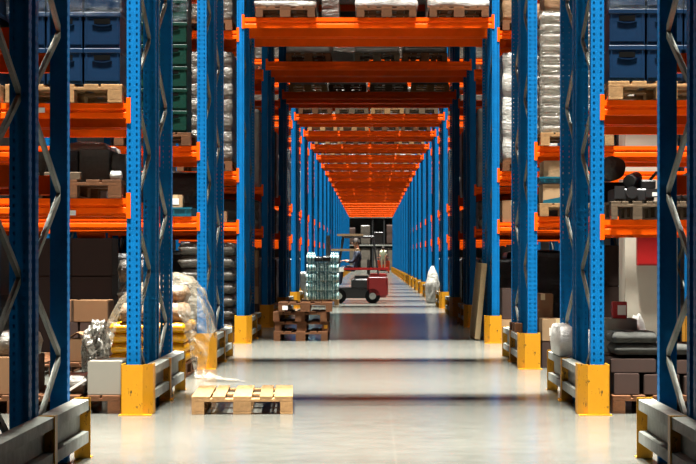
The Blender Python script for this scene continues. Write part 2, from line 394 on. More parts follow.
# ------------------------------------------------------------------ pallets
def pallet_parts(W, D, m):
    h = .144; key = ('pal', W, D, m)
    def mk():
        e = .1*W/.8
        top = [mesh('deck_board', lambda b, w=w: bx(b, -w/2, w/2, 0, D, 0, .022, .002), m) for w in (.145*W/.8, .1*W/.8)]
        cross = mesh('cross_board', lambda b: bx(b, -W/2, W/2, 0, .145, 0, .022, .002), m)
        blk = [mesh('block', lambda b, w=w: bx(b, -w/2, w/2, 0, .145, 0, .078, .003), m) for w in (.1*W/.8, .145*W/.8)]
        bot = [mesh('base_board', lambda b, w=w: bx(b, -w/2, w/2, 0, D, 0, .022, .002), m) for w in (.1*W/.8, .145*W/.8)]
        return top, cross, blk, bot
    return cached(key, mk)
def pallet(label, loc, W=.8, D=1.2, m='wood', rz=0.0, group=None, parts=True):
    top, cross, blk, bot = pallet_parts(W, D, m)
    xe = W/2-.05*W/.8; ys = (0, D/2-.0725, D-.145)
    tops = [(-W/2+.0725*W/.8, 0), (-W*.235, 1), (0, 0), (W*.235, 1), (W/2-.0725*W/.8, 0)]
    if not parts:
        def whole(b):
            for x, k in tops: w = (.145, .1)[k]*W/.8; bx(b, x-w/2, x+w/2, 0, D, .122, .144)
            for y in ys:
                bx(b, -W/2, W/2, y, y+.145, .1, .122)
                for x, w in ((-xe, .1*W/.8), (0, .145*W/.8), (xe, .1*W/.8)): bx(b, x-w/2, x+w/2, y, y+.145, .022, .1)
            for x, w in ((-xe, .1*W/.8), (0, .145*W/.8), (xe, .1*W/.8)): bx(b, x-w/2, x+w/2, 0, D, 0, .022)
        me = cached(('palw', W, D, m), lambda: mesh('wooden_pallet', whole, m))
        return tag(put('wooden_pallet', me, None, loc, rz), label, 'pallet', group)
    t = thing('wooden_pallet', label, 'pallet', loc, rz, group)
    for x, k in tops: put('deck_board', top[k], t, (x, 0, .122))
    for y in ys:
        put('cross_board', cross, t, (0, y, .1))
        for x, k in ((-xe, 0), (0, 1), (xe, 0)): put('block', blk[k], t, (x, y, .022))
    for x, k in ((-xe, 0), (0, 1), (xe, 0)): put('base_board', bot[k], t, (x, 0, 0))
    return t
def box_carton(name, label, cat, loc, w, d, h, m='card', rz=0, lab=None, group=None, tape=True):
    key = ('carton', w, d, h, m)
    t = tag(put(name, cached(key, lambda: mesh(name, lambda b: bx(b, -w/2, w/2, 0, d, 0, h, .006, 2), m)), None, loc, rz), label, cat, group)
    if tape: put('tape_strip', cached(('tp', w, d, h), lambda: mesh('tape_strip', lambda b: (bx(b, -.025, .025, -.001, d+.001, h-.001, h+.001), bx(b, -.025, .025, -.0012, .0, h-.07, h+.001)), 'tape')), t)
    if lab: x0, x1, z0, z1 = lab; put('label_sheet', mesh('label_sheet', lambda b: bx(b, x0, x1, -.002, 0, z0, z1), 'paper'), t)
    return t
# lumpy wrapped load: stacked layers pulled tight under film
def lumpy(b, w, d, h, layers, amp, seed, cols=1):
    nx, ny, nz = 12*cols, 10, max(8, layers*6)
    verts = {}
    def P(u, v, t):
        x, y, z = (u-.5)*w, v*d, t*h
        lay = abs(math.sin(PI*t*layers)) if layers else 1
        k = 1-.035*(1-lay**.5) if layers else 1
        q = noise.noise(Vector((x*3+seed, y*3, z*4)))*amp + noise.noise(Vector((x*9+seed, y*9+3, z*11)))*amp*.4
        cx, cy = x, y-d/2
        r = max(abs(cx)/(w/2), abs(cy)/(d/2)); 
        cx *= k+q*(.6); cy *= k+q*.6
        if t > .99: z += (q*.8 if r < .9 else -abs(q)*.5)*h**.2
        if t < .01: z = 0
        rr = .10*min(w, d); 
        return Vector((max(-w/2, min(w/2, cx)), max(0, min(d, cy+d/2)), max(0, z)))
    def vert(i, j, k):
        key = (i, j, k)
        if key not in verts: verts[key] = b.verts.new(P(i/nx, j/ny, k/nz))
        return verts[key]
    for i in range(nx):
        for j in range(ny):
            b.faces.new((vert(i, j, nz), vert(i+1, j, nz), vert(i+1, j+1, nz), vert(i, j+1, nz)))
            b.faces.new((vert(i, j, 0), vert(i, j+1, 0), vert(i+1, j+1, 0), vert(i+1, j, 0)))
    for k in range(nz):
        for i in range(nx):
            b.faces.new((vert(i, 0, k), vert(i+1, 0, k), vert(i+1, 0, k+1), vert(i, 0, k+1)))
            b.faces.new((vert(i, ny, k), vert(i, ny, k+1), vert(i+1, ny, k+1), vert(i+1, ny, k)))
        for j in range(ny):
            b.faces.new((vert(0, j, k), vert(0, j, k+1), vert(0, j+1, k+1), vert(0, j+1, k)))
            b.faces.new((vert(nx, j, k), vert(nx, j+1, k), vert(nx, j+1, k+1), vert(nx, j, k+1)))
def wrapped(label, loc, w, d, h, m='wrap', layers=4, amp=.07, seed=0, name='wrapped_load', cat='wrapped load', group=None):
    me = cached(('lump', w, d, h, m, layers, seed), lambda: mesh(name, lambda b: lumpy(b, w, d, h, layers, amp, seed), m, True))
    return tag(put(name, me, None, loc), label, cat, group)
def pillow(b, w, d, h, seed, amp=.05):
    nx, ny = 16, 12; top, bot = {}, {}
    for i in range(nx+1):
        for j in range(ny+1):
            u, v = i/nx*2-1, j/ny*2-1
            e = max(0, (1-abs(u)**9))**.4*max(0, (1-abs(v)**9))**.4
            q = noise.noise(Vector((u*2+seed, v*2, 0)))*amp*h*2+noise.noise(Vector((u*6+seed, v*6, 5)))*amp*h
            edge = i in (0, nx) or j in (0, ny)
            zt = h*.5+(h*.5*e+(q if not edge else 0)*e); zb = h*.5-h*.5*min(1, e*1.3)
            top[i, j] = b.verts.new((u*w/2, d/2+v*d/2, min(zt, h))); bot[i, j] = top[i, j] if edge else b.verts.new((u*w/2, d/2+v*d/2, max(0, zb)))
    for i in range(nx):
        for j in range(ny):
            for D, rev in ((top, 0), (bot, 1)):
                f = [D[i, j], D[i+1, j], D[i+1, j+1], D[i, j+1]]
                f = list(dict.fromkeys(f))
                if len(f) > 2:
                    try: b.faces.new(f[::-1] if rev else f)
                    except ValueError: pass
def sack(name, label, cat, loc, w, d, h, m, seed=0, rz=0, group=None, var=None):
    me = cached(('pillow', w, d, h, m, seed % 5), lambda: mesh(name, lambda b: pillow(b, w, d, h, seed % 5), m, True))
    return tag(put(name, me, None, loc, rz), label, cat, group)
# stackable crate
def crate_parts(w, d, h, m):
    def mk():
        def body(b):
            t = .008; a = .006
            for x0, x1, y0, y1 in ((-w/2+a, w/2-a, a, a+t), (-w/2+a, w/2-a, d-a-t, d-a), (-w/2+a, -w/2+a+t, a, d-a), (w/2-a-t, w/2-a, a, d-a)): bx(b, x0, x1, y0, y1, .004, h-.035, .002)
            bx(b, -w/2+a, w/2-a, a, d-a, .004, .012)
            for i in (-1, 1): bx(b, i*w*.42-.004, i*w*.42+.004, 0.001, a+.001, .03, h-.04)
            bx(b, -w/2+.012, w/2-.012, .002, a, .03, .042)
        def rim(b):
            for x0, x1, y0, y1 in ((-w/2, w/2, 0, .018), (-w/2, w/2, d-.018, d), (-w/2, -w/2+.018, .018, d-.018), (w/2-.018, w/2, .018, d-.018)): bx(b, x0, x1, y0, y1, h-.036, h, .003)
        def slot(b): bx(b, -w*.22, w*.22, .003, .0075, h*.67, h*.82, .001)
        def lip(b):
            for i in range(8):
                u0, u1 = -1+i*.25, -1+(i+1)*.25; g = lambda u: h*.62+.018*(1-abs(u)**2)*0+.014*abs(u)**2
                bar(b, (u0*w*.26, .002, g(u0)), (u1*w*.26, .002, g(u1)), .006, .008, (0, 1, 0))
        return mesh('crate_body', body, m), mesh('rim', rim, m), mesh('hand_hole', slot, 'rubber'), mesh('handle_lip', lip, m)
    return cached(('crate', w, d, h, m), mk)
def crate(label, loc, w, d, h, m, group, name='plastic_crate'):
    a, r, s, l = crate_parts(w, d, h, m)
    t = thing(name, label, 'crate', loc, 0, group)
    put('crate_body', a, t); put('rim', r, t); put('hand_hole', s, t); put('handle_lip', l, t)
    return t

E = .003
# ------------------------------------------------------------------ lone pallet and stack in the aisle
pallet('lone pale wooden pallet lying by itself on the floor in the aisle', (-1.024, 13.9, 0), rz=.045)
for k in range(4):
    W = .8; nm = ('bottom', 'second from the floor', 'third from the floor', 'topmost, paler and pushed askew')[k]
    p = pallet(f'dark worn wooden pallet in the stack standing in the aisle, {nm}', (-1.05+(.07 if k == 3 else (.0, .015, -.01)[k % 3]), 26.0+(.0, .03, .01, -.02)[k], k*.1445), W, 1.2, 'dwood', rz=(0, .01, -.012, .02)[k], group='pallets stacked in the aisle')
    if k == 1: put('yellow_tag', mesh('yellow_tag', lambda b: bx(b, .33, .38, -.003, 0, .04, .09), 'yellow'), p)
    if k == 3: put('label_sheet', mesh('label_sheet', lambda b: bx(b, -.34, -.26, -.003, 0, .03, .09), 'paper'), p)

# ------------------------------------------------------------------ left side of the second rack (blue crates)
y1 = ROW[1]
CW, CH, CD = .296, .288, .57
zl = 2.475+E
pallet('pale pallet under blue crates on the left rack shelf', (-2.45, y1-.04, zl), .93, 1.2, 'wood')
pallet('pale pallet at the picture edge on the left rack shelf, under blue crates', (-3.42, y1-.04, zl), .93, 1.2, 'wood')
cols = ('outermost column', 'middle column', 'column next to the aisle')
rowsn = ('lowest', 'second', 'third', 'top')
for c in range(3):
    for r in range(3):
        for dd in range(2):
            crate(f'blue plastic crate on the left shelf, {cols[c]}, {rowsn[r]} layer, ' + ('front' if dd == 0 else 'back'), (-2.45+(c-1)*.3, y1+.0+dd*.58, zl+.146+r*(CH+.002)), CW, CD, CH, 'bcrate', 'blue crates on the left shelf')
for r in range(3):
    crate(f'blue crate on the pallet at the left picture edge, {rowsn[r]} layer', (-3.12, y1, zl+.146+r*(CH+.002)), CW, CD, CH, 'bcrate', 'blue crates on the left shelf')
def film_band(b, w, d, h):
    n = 40
    for k in range(4):
        for i in range(n):
            for j in range(8):
                def P(i, j):
                    u = i/n; z = j/8*h
                    q = .006*noise.noise(Vector((u*14+k*7, z*30, 1)))+.006
                    return [Vector((-w/2+u*w, -q, z)), Vector((w/2+q, u*d, z)), Vector((w/2-u*w, d+q, z)), Vector((-w/2-q, d-u*d, z))][k]
                b.faces.new([b.verts.new(P(a, c)) for a, c in ((i, j), (i+1, j), (i+1, j+1), (i, j+1))])
    bmesh.ops.remove_doubles(b, verts=b.verts, dist=.0005)
def band(label, loc, w, d, h, m='thin'):
    tag(put('stretch_film', mesh('stretch_film', lambda b: film_band(b, w, d, h), m, True), None, loc), label, 'film')
band('band of stretch film around the topmost blue crates on the left shelf', (-2.45, y1-.006, zl+.146+2*(CH+.002)-.03), .92, 1.17, .9)
# boxes above, held by the film
for c in range(3):
    crate(f'blue crate on the left shelf, {cols[c]}, top layer inside the film', (-2.45+(c-1)*.3, y1, zl+.146+3*(CH+.002)), CW, CD, CH, 'bcrate', 'blue crates on the left shelf')
# shelf below: dark panels, crushed film, timber
zs = 1.715+E
pallet('low wooden pallet on the lower left shelf under dark panels', (-2.42, y1-.04, zs), .86, 1.2, 'dwood')
for k in range(3):
    tag(put('storage_panel', mesh('storage_panel', lambda b: (bx(b, -.12, .12, 0, .5, 0, .23+k*.01, .004), bx(b, -.115, -.105, -.01, 0, .02, .22), bx(b, .105, .115, -.01, 0, .02, .22), bx(b, -.1, .1, -.006, 0, .16, .18)), ('mat', 'dark', 'mat')[k]), None, (-2.73+k*.25, y1+.12, zs+.146)),
        f'dark grey upright panel box on the lower left shelf, {("outer", "middle", "inner")[k]} of three', 'panel', 'panel boxes on the lower left shelf')
sack('crushed_bag', 'crumpled grey bag leaning among the dark panels on the left shelf', 'bag', (-2.035, y1+.12, zs+.146), .12, .42, .22, 'mat', 1)
sack('crushed_bag', 'small bag of crushed clear film at the front of the left shelf', 'bag', (-2.04, y1-.03, zs+.146), .09, .12, .07, 'wrap', 2)
for k in range(3):
    tag(put('timber_block', mesh('timber_block', lambda b: bx(b, -.06, .06, 0, .1, 0, .06, .004), 'gwood'), None, (-2.72+k*.17, y1-.02, zs+.146)), f'grey timber block at the shelf edge below the dark panels, {("outer", "middle", "inner")[k]} one', 'timber block', 'timber blocks on the shelf')
wrapped('white wrapped bundle at the back of the lower left shelf', (-2.55, y1+1.22, zs), .5, .9, .52, 'wrap', 2, .06, 3)
# floor level
pallet('worn pallet on the floor under the pale grey carton, left bay', (-2.40, y1-.04, 0), .8, 1.2, 'dwood')
pallet('worn pallet on the floor under the big brown carton, left bay', (-3.2, y1-.04, 0), .8, 1.2, 'dwood')
box_carton('carton', 'pale grey carton on the floor pallet beside the yellow guard', 'box', (-2.13, y1+.0, .146), .27, .5, .27, 'gcard', tape=False)
sack('plastic_roll', 'pale blue grey roll of plastic lying beside the grey carton', 'roll', (-2.42, y1+.1, .146), .24, .5, .15, 'gwrap', 3)
tag(put('timber_strip', mesh('timber_strip', lambda b: bar(b, (-.1, 0, 0.01), (.07, 0, .12), .02, .03, (0, 1, 0)), 'paper'), None, (-2.36, y1+.05, .146)), 'white strip leaning in front of the roll on the left pallet', 'strip')
box_carton('carton', 'big brown carton on the left floor pallet near the front frame', 'box', (-3.05, y1+.02, .146), .62, .7, .3, 'card')
sack('crushed_bag', 'crumpled grey film bag on top of the big brown carton', 'bag', (-2.86, y1+.1, .452), .3, .4, .2, 'gwrap', 4)
sack('crushed_bag', 'second crumpled bag further out on the big brown carton', 'bag', (-3.2, y1+.1, .452), .34, .4, .17, 'gwrap', 5)
yo = ROW[2]
for c, (xx, zz, ww, hh, mm) in enumerate(((-3.44, .146, .30, .37, 'dcard'), (-3.09, .146, .36, .37, 'dcard'), (-3.48, .518, .22, .24, 'card'), (-3.15, .518, .38, .24, 'card'))):
    box_carton('carton', 'brown carton low in the left bay behind the film, ' + ('dark lower outer', 'dark lower inner', 'upper small', 'upper wide')[c], 'box', (xx, yo+.02, zz), ww, .5, hh, mm, tape=False, group='cartons stacked in the left bay')
pallet('worn pallet standing in the side aisle under the open carton', (-3.29, 18.3, 0), .8, 1.2, 'dwood')
t = tag(put('open_carton', mesh('open_carton', lambda b: (bx(b, -.12, .12, 0, .34, 0, .008), bx(b, -.12, .12, 0, .006, 0, .24), bx(b, -.12, .12, .334, .34, 0, .24), bx(b, -.12, -.114, .006, .334, 0, .24), bx(b, .114, .12, .006, .334, 0, .24)), 'card'), None, (-3.08, 18.36, .146)), 'open brown carton with raised flaps beside the film heap', 'box')
for sg in (-1, 1): put('flap', mesh('flap', lambda b: bar(b, (sg*.12, .17, .24), (sg*.01, .17, .31), .33, .006, (0, 0, 1)), 'card'), t)

# ------------------------------------------------------------------ yellow sacks under torn film, in front of the third rack
ys = 18.15
pallet('low pallet on the floor under the yellow sacks', (-2.32, ys, 0), .8, 1.2, 'dwood')
for r in range(4):
    for c in range(2):
        for dd in range(2):
            sack('yellow_sack', f'shiny yellow sack on the floor pallet, {("lowest", "second", "third", "top")[r]} layer, ' + ('outer' if c == 0 else 'inner') + (' front' if dd == 0 else ' back'), 'sack',
                 (-2.52+c*.4, ys+dd*.6, .146+r*.105), .395, .59, .104, 'gold', r+c*2+dd, group='yellow sacks on the pallet')
for k, (xx, yy, w) in enumerate(((-2.45, 0, .32), (-2.1, .04, .36), (-2.3, .62, .6))):
    sack('brown_sack', 'brown paper sack on top of the yellow sacks under film, ' + ('outer', 'inner', 'rear')[k], 'sack', (xx, ys+yy+.02, .568), w, .5, .2, 'brownbag', k, group='brown sacks under the film')
sack('brown_sack', 'brown paper sack crowning the heap under the torn film', 'sack', (-2.2, ys+.35, .772), .5, .5, .17, 'brownbag', 4, group='brown sacks under the film')
def sheet(b):
    nu, nv = 60, 50; g = {}
    prof = [(-2.93, .30), (-2.8, .46), (-2.6, .86), (-2.35, .99), (-2.1, 1.06), (-1.9, .98), (-1.8, .84), (-1.73, .62), (-1.68, .42)]
    def top(x):
        for (a, za), (c, zc) in zip(prof, prof[1:]):
            if x <= c: return za+(zc-za)*(x-a)/(c-a)
        return prof[-1][1]
    for i in range(nu+1):
        x = -2.89+i/nu*1.21
        side = max(0, min(1, (x+1.98)/.2)); lside = max(0, min(1, (-2.5-x)/.3))
        hang = .16+.06*math.sin(i*.7)+ .75*side + .25*lside
        for j in range(nv+1):
            v = j/nv
            zt = top(x)
            if v < .45: y, z = ys+1.15-(v/.45)*1.15, zt-.04+.06*math.sin(v/.45*PI)
            else:
                q = (v-.45)/.55; z = max(.012, zt-.04-q*hang); y = ys-.05-.10*q-(.0 if z > .02 else .25*(q*hang-(zt-.05)))
            w = noise.noise(Vector((x*5, y*5, z*5)))*.05+noise.noise(Vector((x*14, y*14, z*14)))*.025
            g[i, j] = b.verts.new((x+w*.8, y-abs(w)*1.2-.03*(v > .45), max(.008, z+w*(1 if z > .05 else .2))))
    for i in range(nu):
        for j in range(nv): b.faces.new((g[i, j], g[i+1, j], g[i+1, j+1], g[i, j+1]))
tag(put('plastic_film', mesh('plastic_film', sheet, 'clear', True)), 'torn clear plastic film draped over the yellow and brown sacks', 'film')
def clump(b):
    r = bmesh.ops.create_icosphere(b, subdivisions=5, radius=1)
    for v in r['verts']:
        q = 1+.28*noise.noise(v.co*1.8)+.16*noise.noise(v.co*5+Vector((4, 0, 0)))+.08*noise.noise(v.co*12)
        v.co = Vector((v.co.x*.135*q, v.co.y*.17*q, max(0, .30+v.co.z*.30*q)))
tag(put('crushed_film', mesh('crushed_film', clump, 'bale', True), None, (-2.76, 17.6, 0)), 'crumpled clump of film standing on the floor left of the yellow sacks', 'film')
def tail(b):
    g = {}
    for i in range(31):
        for j in range(9):
            u, v = i/30, j/8
            w = noise.noise(Vector((u*6, v*4, 2)))
            g[i, j] = b.verts.new((-1.70+u*.5*(.6+.4*v), 17.78-v*.2-u*.25*v, .01+.1*(1-u)**2*(.5+w)+.02*abs(w)))
    for i in range(30):
        for j in range(8): b.faces.new((g[i, j], g[i+1, j], g[i+1, j+1], g[i, j+1]))
tag(put('film_scrap', mesh('film_scrap', tail, 'clear', True)), 'trailing end of clear film lying on the floor beside the sacks', 'film')

# ------------------------------------------------------------------ left bay of the third rack (green crates)
y2 = ROW[2]; z2 = 2.49+E
pallet('dark pallet on the rack shelf under the green crates', (-2.45, y2-.04, z2), .86, 1.2, 'dwood')
for c in range(2):
    for r in range(7):
        crate(f'green plastic crate in the tall stack, {("outer", "inner")[c]} column, {("lowest", "second", "third", "fourth", "fifth", "sixth", "top")[r]} layer', (-2.6+c*.36, y2+.02, z2+.146+r*.248), .35, .55, .246, 'gcrate', 'green crates stacked on the shelf')
band('stretch film around the upper green crates', (-2.42, y2+.008, z2+.146+5*.248), .74, .6, .47)
z1 = 1.70+E
def tray(b, w, d, h):
    t = .01
    bx(b, -w/2, w/2, 0, d, 0, t)
    for q in ((-w/2, w/2, 0, t), (-w/2, w/2, d-t, d), (-w/2, -w/2+t, t, d-t), (w/2-t, w/2, t, d-t)): bx(b, q[0], q[1], q[2], q[3], t, h, .002)
    bx(b, -w/2-.008, w/2+.008, -.008, 0, h-.02, h)
    for i in range(4): bx(b, -w/2+.06+i*(w-.12)/3-.006, -w/2+.06+i*(w-.12)/3+.006, -.006, 0, .01, h-.02)
tag(put('plastic_tray', mesh('plastic_tray', lambda b: tray(b, .52, .7, .1), 'teal'), None, (-2.28, y2, z1)), 'teal plastic tray with a small carton in it, on the rack shelf', 'tray')
box_carton('carton', 'small tan carton with a paper label inside the teal tray', 'box', (-2.2, y2+.03, z1+.011), .16, .2, .23, 'lcard', lab=(-.03, .04, .12, .19))
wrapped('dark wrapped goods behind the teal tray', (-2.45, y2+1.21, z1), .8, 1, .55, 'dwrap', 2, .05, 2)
for c in range(2):
    for r in range(3):
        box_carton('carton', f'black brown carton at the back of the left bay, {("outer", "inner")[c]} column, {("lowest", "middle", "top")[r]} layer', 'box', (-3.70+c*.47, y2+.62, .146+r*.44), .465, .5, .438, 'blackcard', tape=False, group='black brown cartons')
pallet('dark floor pallet under the tall stack of black brown cartons', (-3.36, y2-.02, 0), .8, 1.2, 'dwood')
for k in range(4):
    sack('wrapped_sack', f'grey wrapped bulging sack in the column behind the frames, {("lowest", "second", "third", "top")[k]}', 'sack', (-2.60, y2+.12, .15+k*.27), .54, .7, .268, 'gwrap', k, group='column of grey wrapped sacks')
pallet('dark floor pallet under the column of grey wrapped sacks', (-2.50, y2+.04, 0), .8, 1.14, 'dwood')

# ------------------------------------------------------------------ left bay of the fourth rack
y3 = ROW[3]
wrapped('grey wrapped load on the high left shelf beside the tunnel', (-2.42, y3+.05, 4.53+.15), .8, 1.05, .95, 'gwrap', 3, .06, 7)
pallet('dark pallet on the high left shelf under the grey wrapped load', (-2.42, y3-.04, 4.53+E), .8, 1.2, 'dwood', parts=False)
wrapped('tall pale wrapped load on the second shelf of the fourth rack', (-2.42, y3+.03, 2.49+.15), .8, 1.05, 1.6, 'gwrap', 7, .05, 8)
pallet('dark pallet under the tall pale wrapped load, second shelf', (-2.42, y3-.04, 2.49+E), .8, 1.2, 'dwood', parts=False)
box_carton('carton', 'small brown carton on the lower shelf beside the fourth rack frame', 'box', (-2.2, y3+.02, 1.745+E), .2, .3, .16, 'card')
box_carton('carton', 'grey carton next to the small brown one on the lower shelf', 'box', (-2.5, y3+.02, 1.745+E), .3, .4, .22, 'gcard')
for k in range(7):
    sack('grey_sack', f'grey flat sack in the floor pile by the fourth rack, {("lowest", "second", "third", "fourth", "fifth", "sixth", "top")[k]}', 'sack', (-2.4, y3+.03, .146+k*.188), .84, 1.05, .187, 'gwrap', k, group='pile of grey sacks')
pallet('pallet under the pile of grey sacks', (-2.4, y3-.02, 0), .84, 1.2, 'dwood', parts=False)
wrapped('added black filler load on the floor far out in the fourth rack', (-3.6, y3+.05, 0), 1.0, 1.05, 1.3, 'dwrap', 3, .04, 12)  # this load and the next are added so the deep bay stays dark
wrapped('added dark filler load on the lower shelf far out in the fourth rack', (-3.5, y3+.05, 1.745+E), 1.1, 1.05, .55, 'dwrap', 2, .04, 13)

# ------------------------------------------------------------------ right bay of the second rack (blue crates, cartons)
zr = 2.50+E
pallet('pale pallet under blue crates on the right rack shelf', (2.35, y1-.04, zr), .93, 1.2, 'wood')
for c in range(3):
    for r in range(4):
        for dd in range(2 if r < 3 else 1):
            crate(f'blue plastic crate on the right shelf, {("column next to the post", "middle column", "outermost column")[c]}, {rowsn[r]} layer, ' + ('front' if dd == 0 else 'back'), (2.04+c*.3, y1+dd*.58, zr+.146+r*(CH+.002)), CW, CD, CH, 'bcrate', 'blue crates on the right shelf')
band('band of stretch film around the topmost blue crates on the right shelf', (2.34, y1-.006, zr+.146+2*(CH+.002)-.01), .92, 1.17, .85)
zq = 1.545+E
for k in range(2):
    pallet('small grey timber pallet on the lower right shelf, ' + ('next to the post' if k == 0 else 'further out'), (2.12+k*.46, y1-.02, zq), .42, .8, 'gwood')
def machine(b):
    bx(b, -.2, .12, 0, .4, 0, .1, .01); tube(b, (-.08, .02, .16), (.02, .3, .2), .05); bx(b, .02, .14, .05, .2, .1, .17, .01)
    tube(b, (.1, .12, .17), (.16, .12, .24), .012); bx(b, -.2, -.12, -.02, 0, .02, .12); bx(b, .05, .17, -.015, 0, .03, .1); tube(b, (-.06, -.01, .07), (-.06, .0, .07), .05)
t = tag(put('machine_part', mesh('machine_part', machine, 'black'), None, (2.14, y1+.02, zq+.146)), 'black machine part with knobs on the right shelf beside the post', 'machine part')
put('rating_plate', mesh('rating_plate', lambda b: bx(b, .1, .14, -.017, -.015, .04, .07), 'paper'), t)
tag(put('machine_part', mesh('machine_part', machine, 'black'), None, (2.58, y1+.03, zq+.146)), 'second black machine part further out on the right shelf', 'machine part')
def roll(b):
    tube(b, (-.10, .0, .115), (-.1, .5, .115), .105, n=20)
    for v in b.verts: v.co += Vector((noise.noise(v.co*8), 0, noise.noise(v.co*8+Vector((3, 0, 0)))))*.02; v.co.z = max(0, v.co.z)
tag(put('wrapped_roll', mesh('wrapped_roll', roll, 'gwrap', True), None, (2.09, y1+.46, zq+.146+.172)), 'roll wrapped in yellowish film lying behind the black machine part', 'roll')
box_carton('carton', 'black brown carton under the film roll on the right shelf', 'box', (2.06, y1+.45, zq+.146), .36, .32, .17, 'blackcard', tape=False)
pallet('worn pallet on the floor under brown cartons beside the yellow guard', (2.32, y1-.04, 0), .8, 1.2, 'dwood')
pallet('worn pallet on the floor at the picture edge, right bay', (3.2, y1-.04, 0), .8, 1.2, 'dwood')
for k, (xx, yy, zz, w, h) in enumerate(((2.04, .02, .146, .2, .17), (2.32, .02, .146, .28, .16), (2.1, .06, .32, .36, .11), (2.46, .06, .31, .3, .11), (2.62, .0, .146, .24, .15), (2.06, .5, .146, .3, .3), (2.45, .5, .146, .4, .3))):
    box_carton('carton', 'dark brown carton on the right floor pallet, ' + ('bottom by the guard', 'bottom in the middle', 'upper by the guard', 'upper further out', 'bottom furthest out', 'back row by the guard', 'back row further out')[k], 'box', (xx, y1+yy, zz), w, .42, h, 'dcard', tape=False, group='dark brown cartons on the right floor pallet')
for k in range(3):
    sack('felt_mat', f'folded grey felt mat on the brown cartons, {("lower", "upper", "outer")[k]} one', 'mat', ((2.16, 2.12, 2.55)[k], y1+.08, (.46, .556, .46)[k]), (.42, .38, .34)[k], .5, .09, 'mat', k, group='grey mats on the cartons')
t = tag(put('red_box', mesh('red_box', lambda b: bx(b, -.06, .06, 0, .1, 0, .14, .005), 'red'), None, (2.07, y1+.62, .735)), 'small red box with a white label behind the grey mats', 'box')
put('label_sheet', mesh('label_sheet', lambda b: bx(b, -.02, .05, -.002, 0, .03, .11), 'paper'), t)
box_carton('carton', 'pale carton standing behind the mats, under the small red box', 'box', (2.06, y1+.6, .448), .3, .3, .285, 'gcard', tape=False)
wrapped('dark film bundle on the outermost pallet at the right picture edge', (3.1, y1+.05, .146), .6, .9, .45, 'gwrap', 2, .08, 21)
sack('plastic_bag', 'crumpled white plastic bag lying over the guard rail between the blue posts', 'plastic bag', (1.712, y1+1.33, .377), .14, .84, .27, 'wbag', 3)
# red cabinet on the column
t = thing('wall_cabinet', 'red cabinet fixed on the white column behind the shelves', 'cabinet', (4.12, 25.75, 1.12))
put('cabinet_case', mesh('cabinet_case', lambda b: bx(b, -.24, .26, -.12, -.001, 0, .6, .008), 'red'), t)
put('cabinet_door', mesh('cabinet_door', lambda b: bx(b, -.22, .24, -.128, -.12, .02, .58, .004), 'red'), t)
# heap of white plastic behind the right guard rail
def heap(b, pts, sx, sy, H, seed):
    n = 36; g = {}
    for i in range(n+1):
        for j in range(n+1):
            u, v = i/n*2-1, j/n*2-1
            h = 0
            for (cx, cy, r, hh) in pts:
                q = math.hypot(u-cx, v-cy)/r
                h = max(h, hh*max(0, 1-q**4)**.5)
            w = noise.noise(Vector((u*4+seed, v*4, 0)))*.18+noise.noise(Vector((u*11+seed, v*11, 4)))*.08
            edge = 0 if max(abs(u), abs(v)) > .97 else 1
            g[i, j] = b.verts.new((u*sx, v*sy, max(0.004, H*h*(1+w)*edge+.01*edge)))
    for i in range(n):
        for j in range(n): b.faces.new((g[i, j], g[i+1, j], g[i+1, j+1], g[i, j+1]))
tag(put('plastic_sheeting', mesh('plastic_sheeting', lambda b: heap(b, [(-.45, -.1, .62, .74), (-.3, .3, .6, .9), (.35, .2, .65, 1.0), (.5, -.35, .55, .6)], +.32, .47, .66, 3), 'wbag', True), None, (2.2, 15.72, 0)), 'heap of crumpled white plastic sheeting on the floor behind the brown cartons', 'plastic sheeting')
t = tag(put('canister', mesh('canister', lambda b: (tube(b, (0, 0, 0), (0, 0, .30), .045, n=16), tube(b, (0, 0, .30), (0, 0, .345), .045, .016, n=16)), 'red'), None, (1.86, 16.62, 0)), 'small red canister between the guard rail and the white plastic', 'canister')
put('valve', mesh('valve', lambda b: (tube(b, (0, 0, .345), (0, 0, .38), .014), bx(b, -.05, .02, -.01, .01, .38, .395)), 'black'), t)

# ------------------------------------------------------------------ right bay of the third rack (white sacks, tan boxes)
zw = 2.49+E
pallet('pale pallet under the white wrapped sacks', (2.3, y2-.04, zw), .82, 1.2, 'wood')
for r in range(12):
    nm = ('lowest', 'second', 'third', 'fourth', 'fifth', 'sixth', 'seventh', 'eighth', 'ninth', 'tenth', 'eleventh', 'topmost')[r]
    for c in range(2):
        sack('white_sack', f'white plastic sack in the tall stack on the shelf, {nm} layer, ' + ('by the post' if c == 0 else 'outer'), 'sack', (2.1+c*.4, y2+.0, zw+.146+r*.114), .397, .62, .1135, 'sack', r+c, group='white sacks stacked on the shelf')
band('crinkled clear film wrapped round the tall stack of white sacks', (2.3, y2-.012, zw+.15), .83, .66, 1.36, 'clear')
wrapped('brown wrapped bundle on top of the white sacks', (2.3, y2+.02, zw+.148+12*.114), .72, .6, .24, 'brownbag', 1, .06, 31)
pallet('pale pallet under tan boxes and blue straps, lower shelf', (2.28, y2-.04, z1), .8, 1.2, 'wood')
box_carton('carton', 'lower tan carton crossed by a teal band on the right shelf', 'box', (2.1, y2-.0, z1+.146), .36, .5, .22, 'lcard', tape=False)
tag(put('plastic_tray', mesh('plastic_tray', lambda b: tray(b, .44, .6, .07), 'teal'), None, (2.1, y2-.01, z1+.372)), 'flat teal plastic tray between two tan cartons', 'tray')
box_carton('carton', 'upper tan carton standing in the teal tray', 'box', (2.1, y2+.02, z1+.385), .34, .5, .24, 'lcard', tape=False)
t = tag(put('teal_wedge', mesh('teal_wedge', lambda b: extrude_x(b, [(0, 0), (.004, 0), (.004, .1), (0, .1)], -.18, .18), 'teal'), None, (2.1, y2-.006, z1+.147)), 'flat teal plastic sheet standing against the lower tan carton', 'plastic sheet')
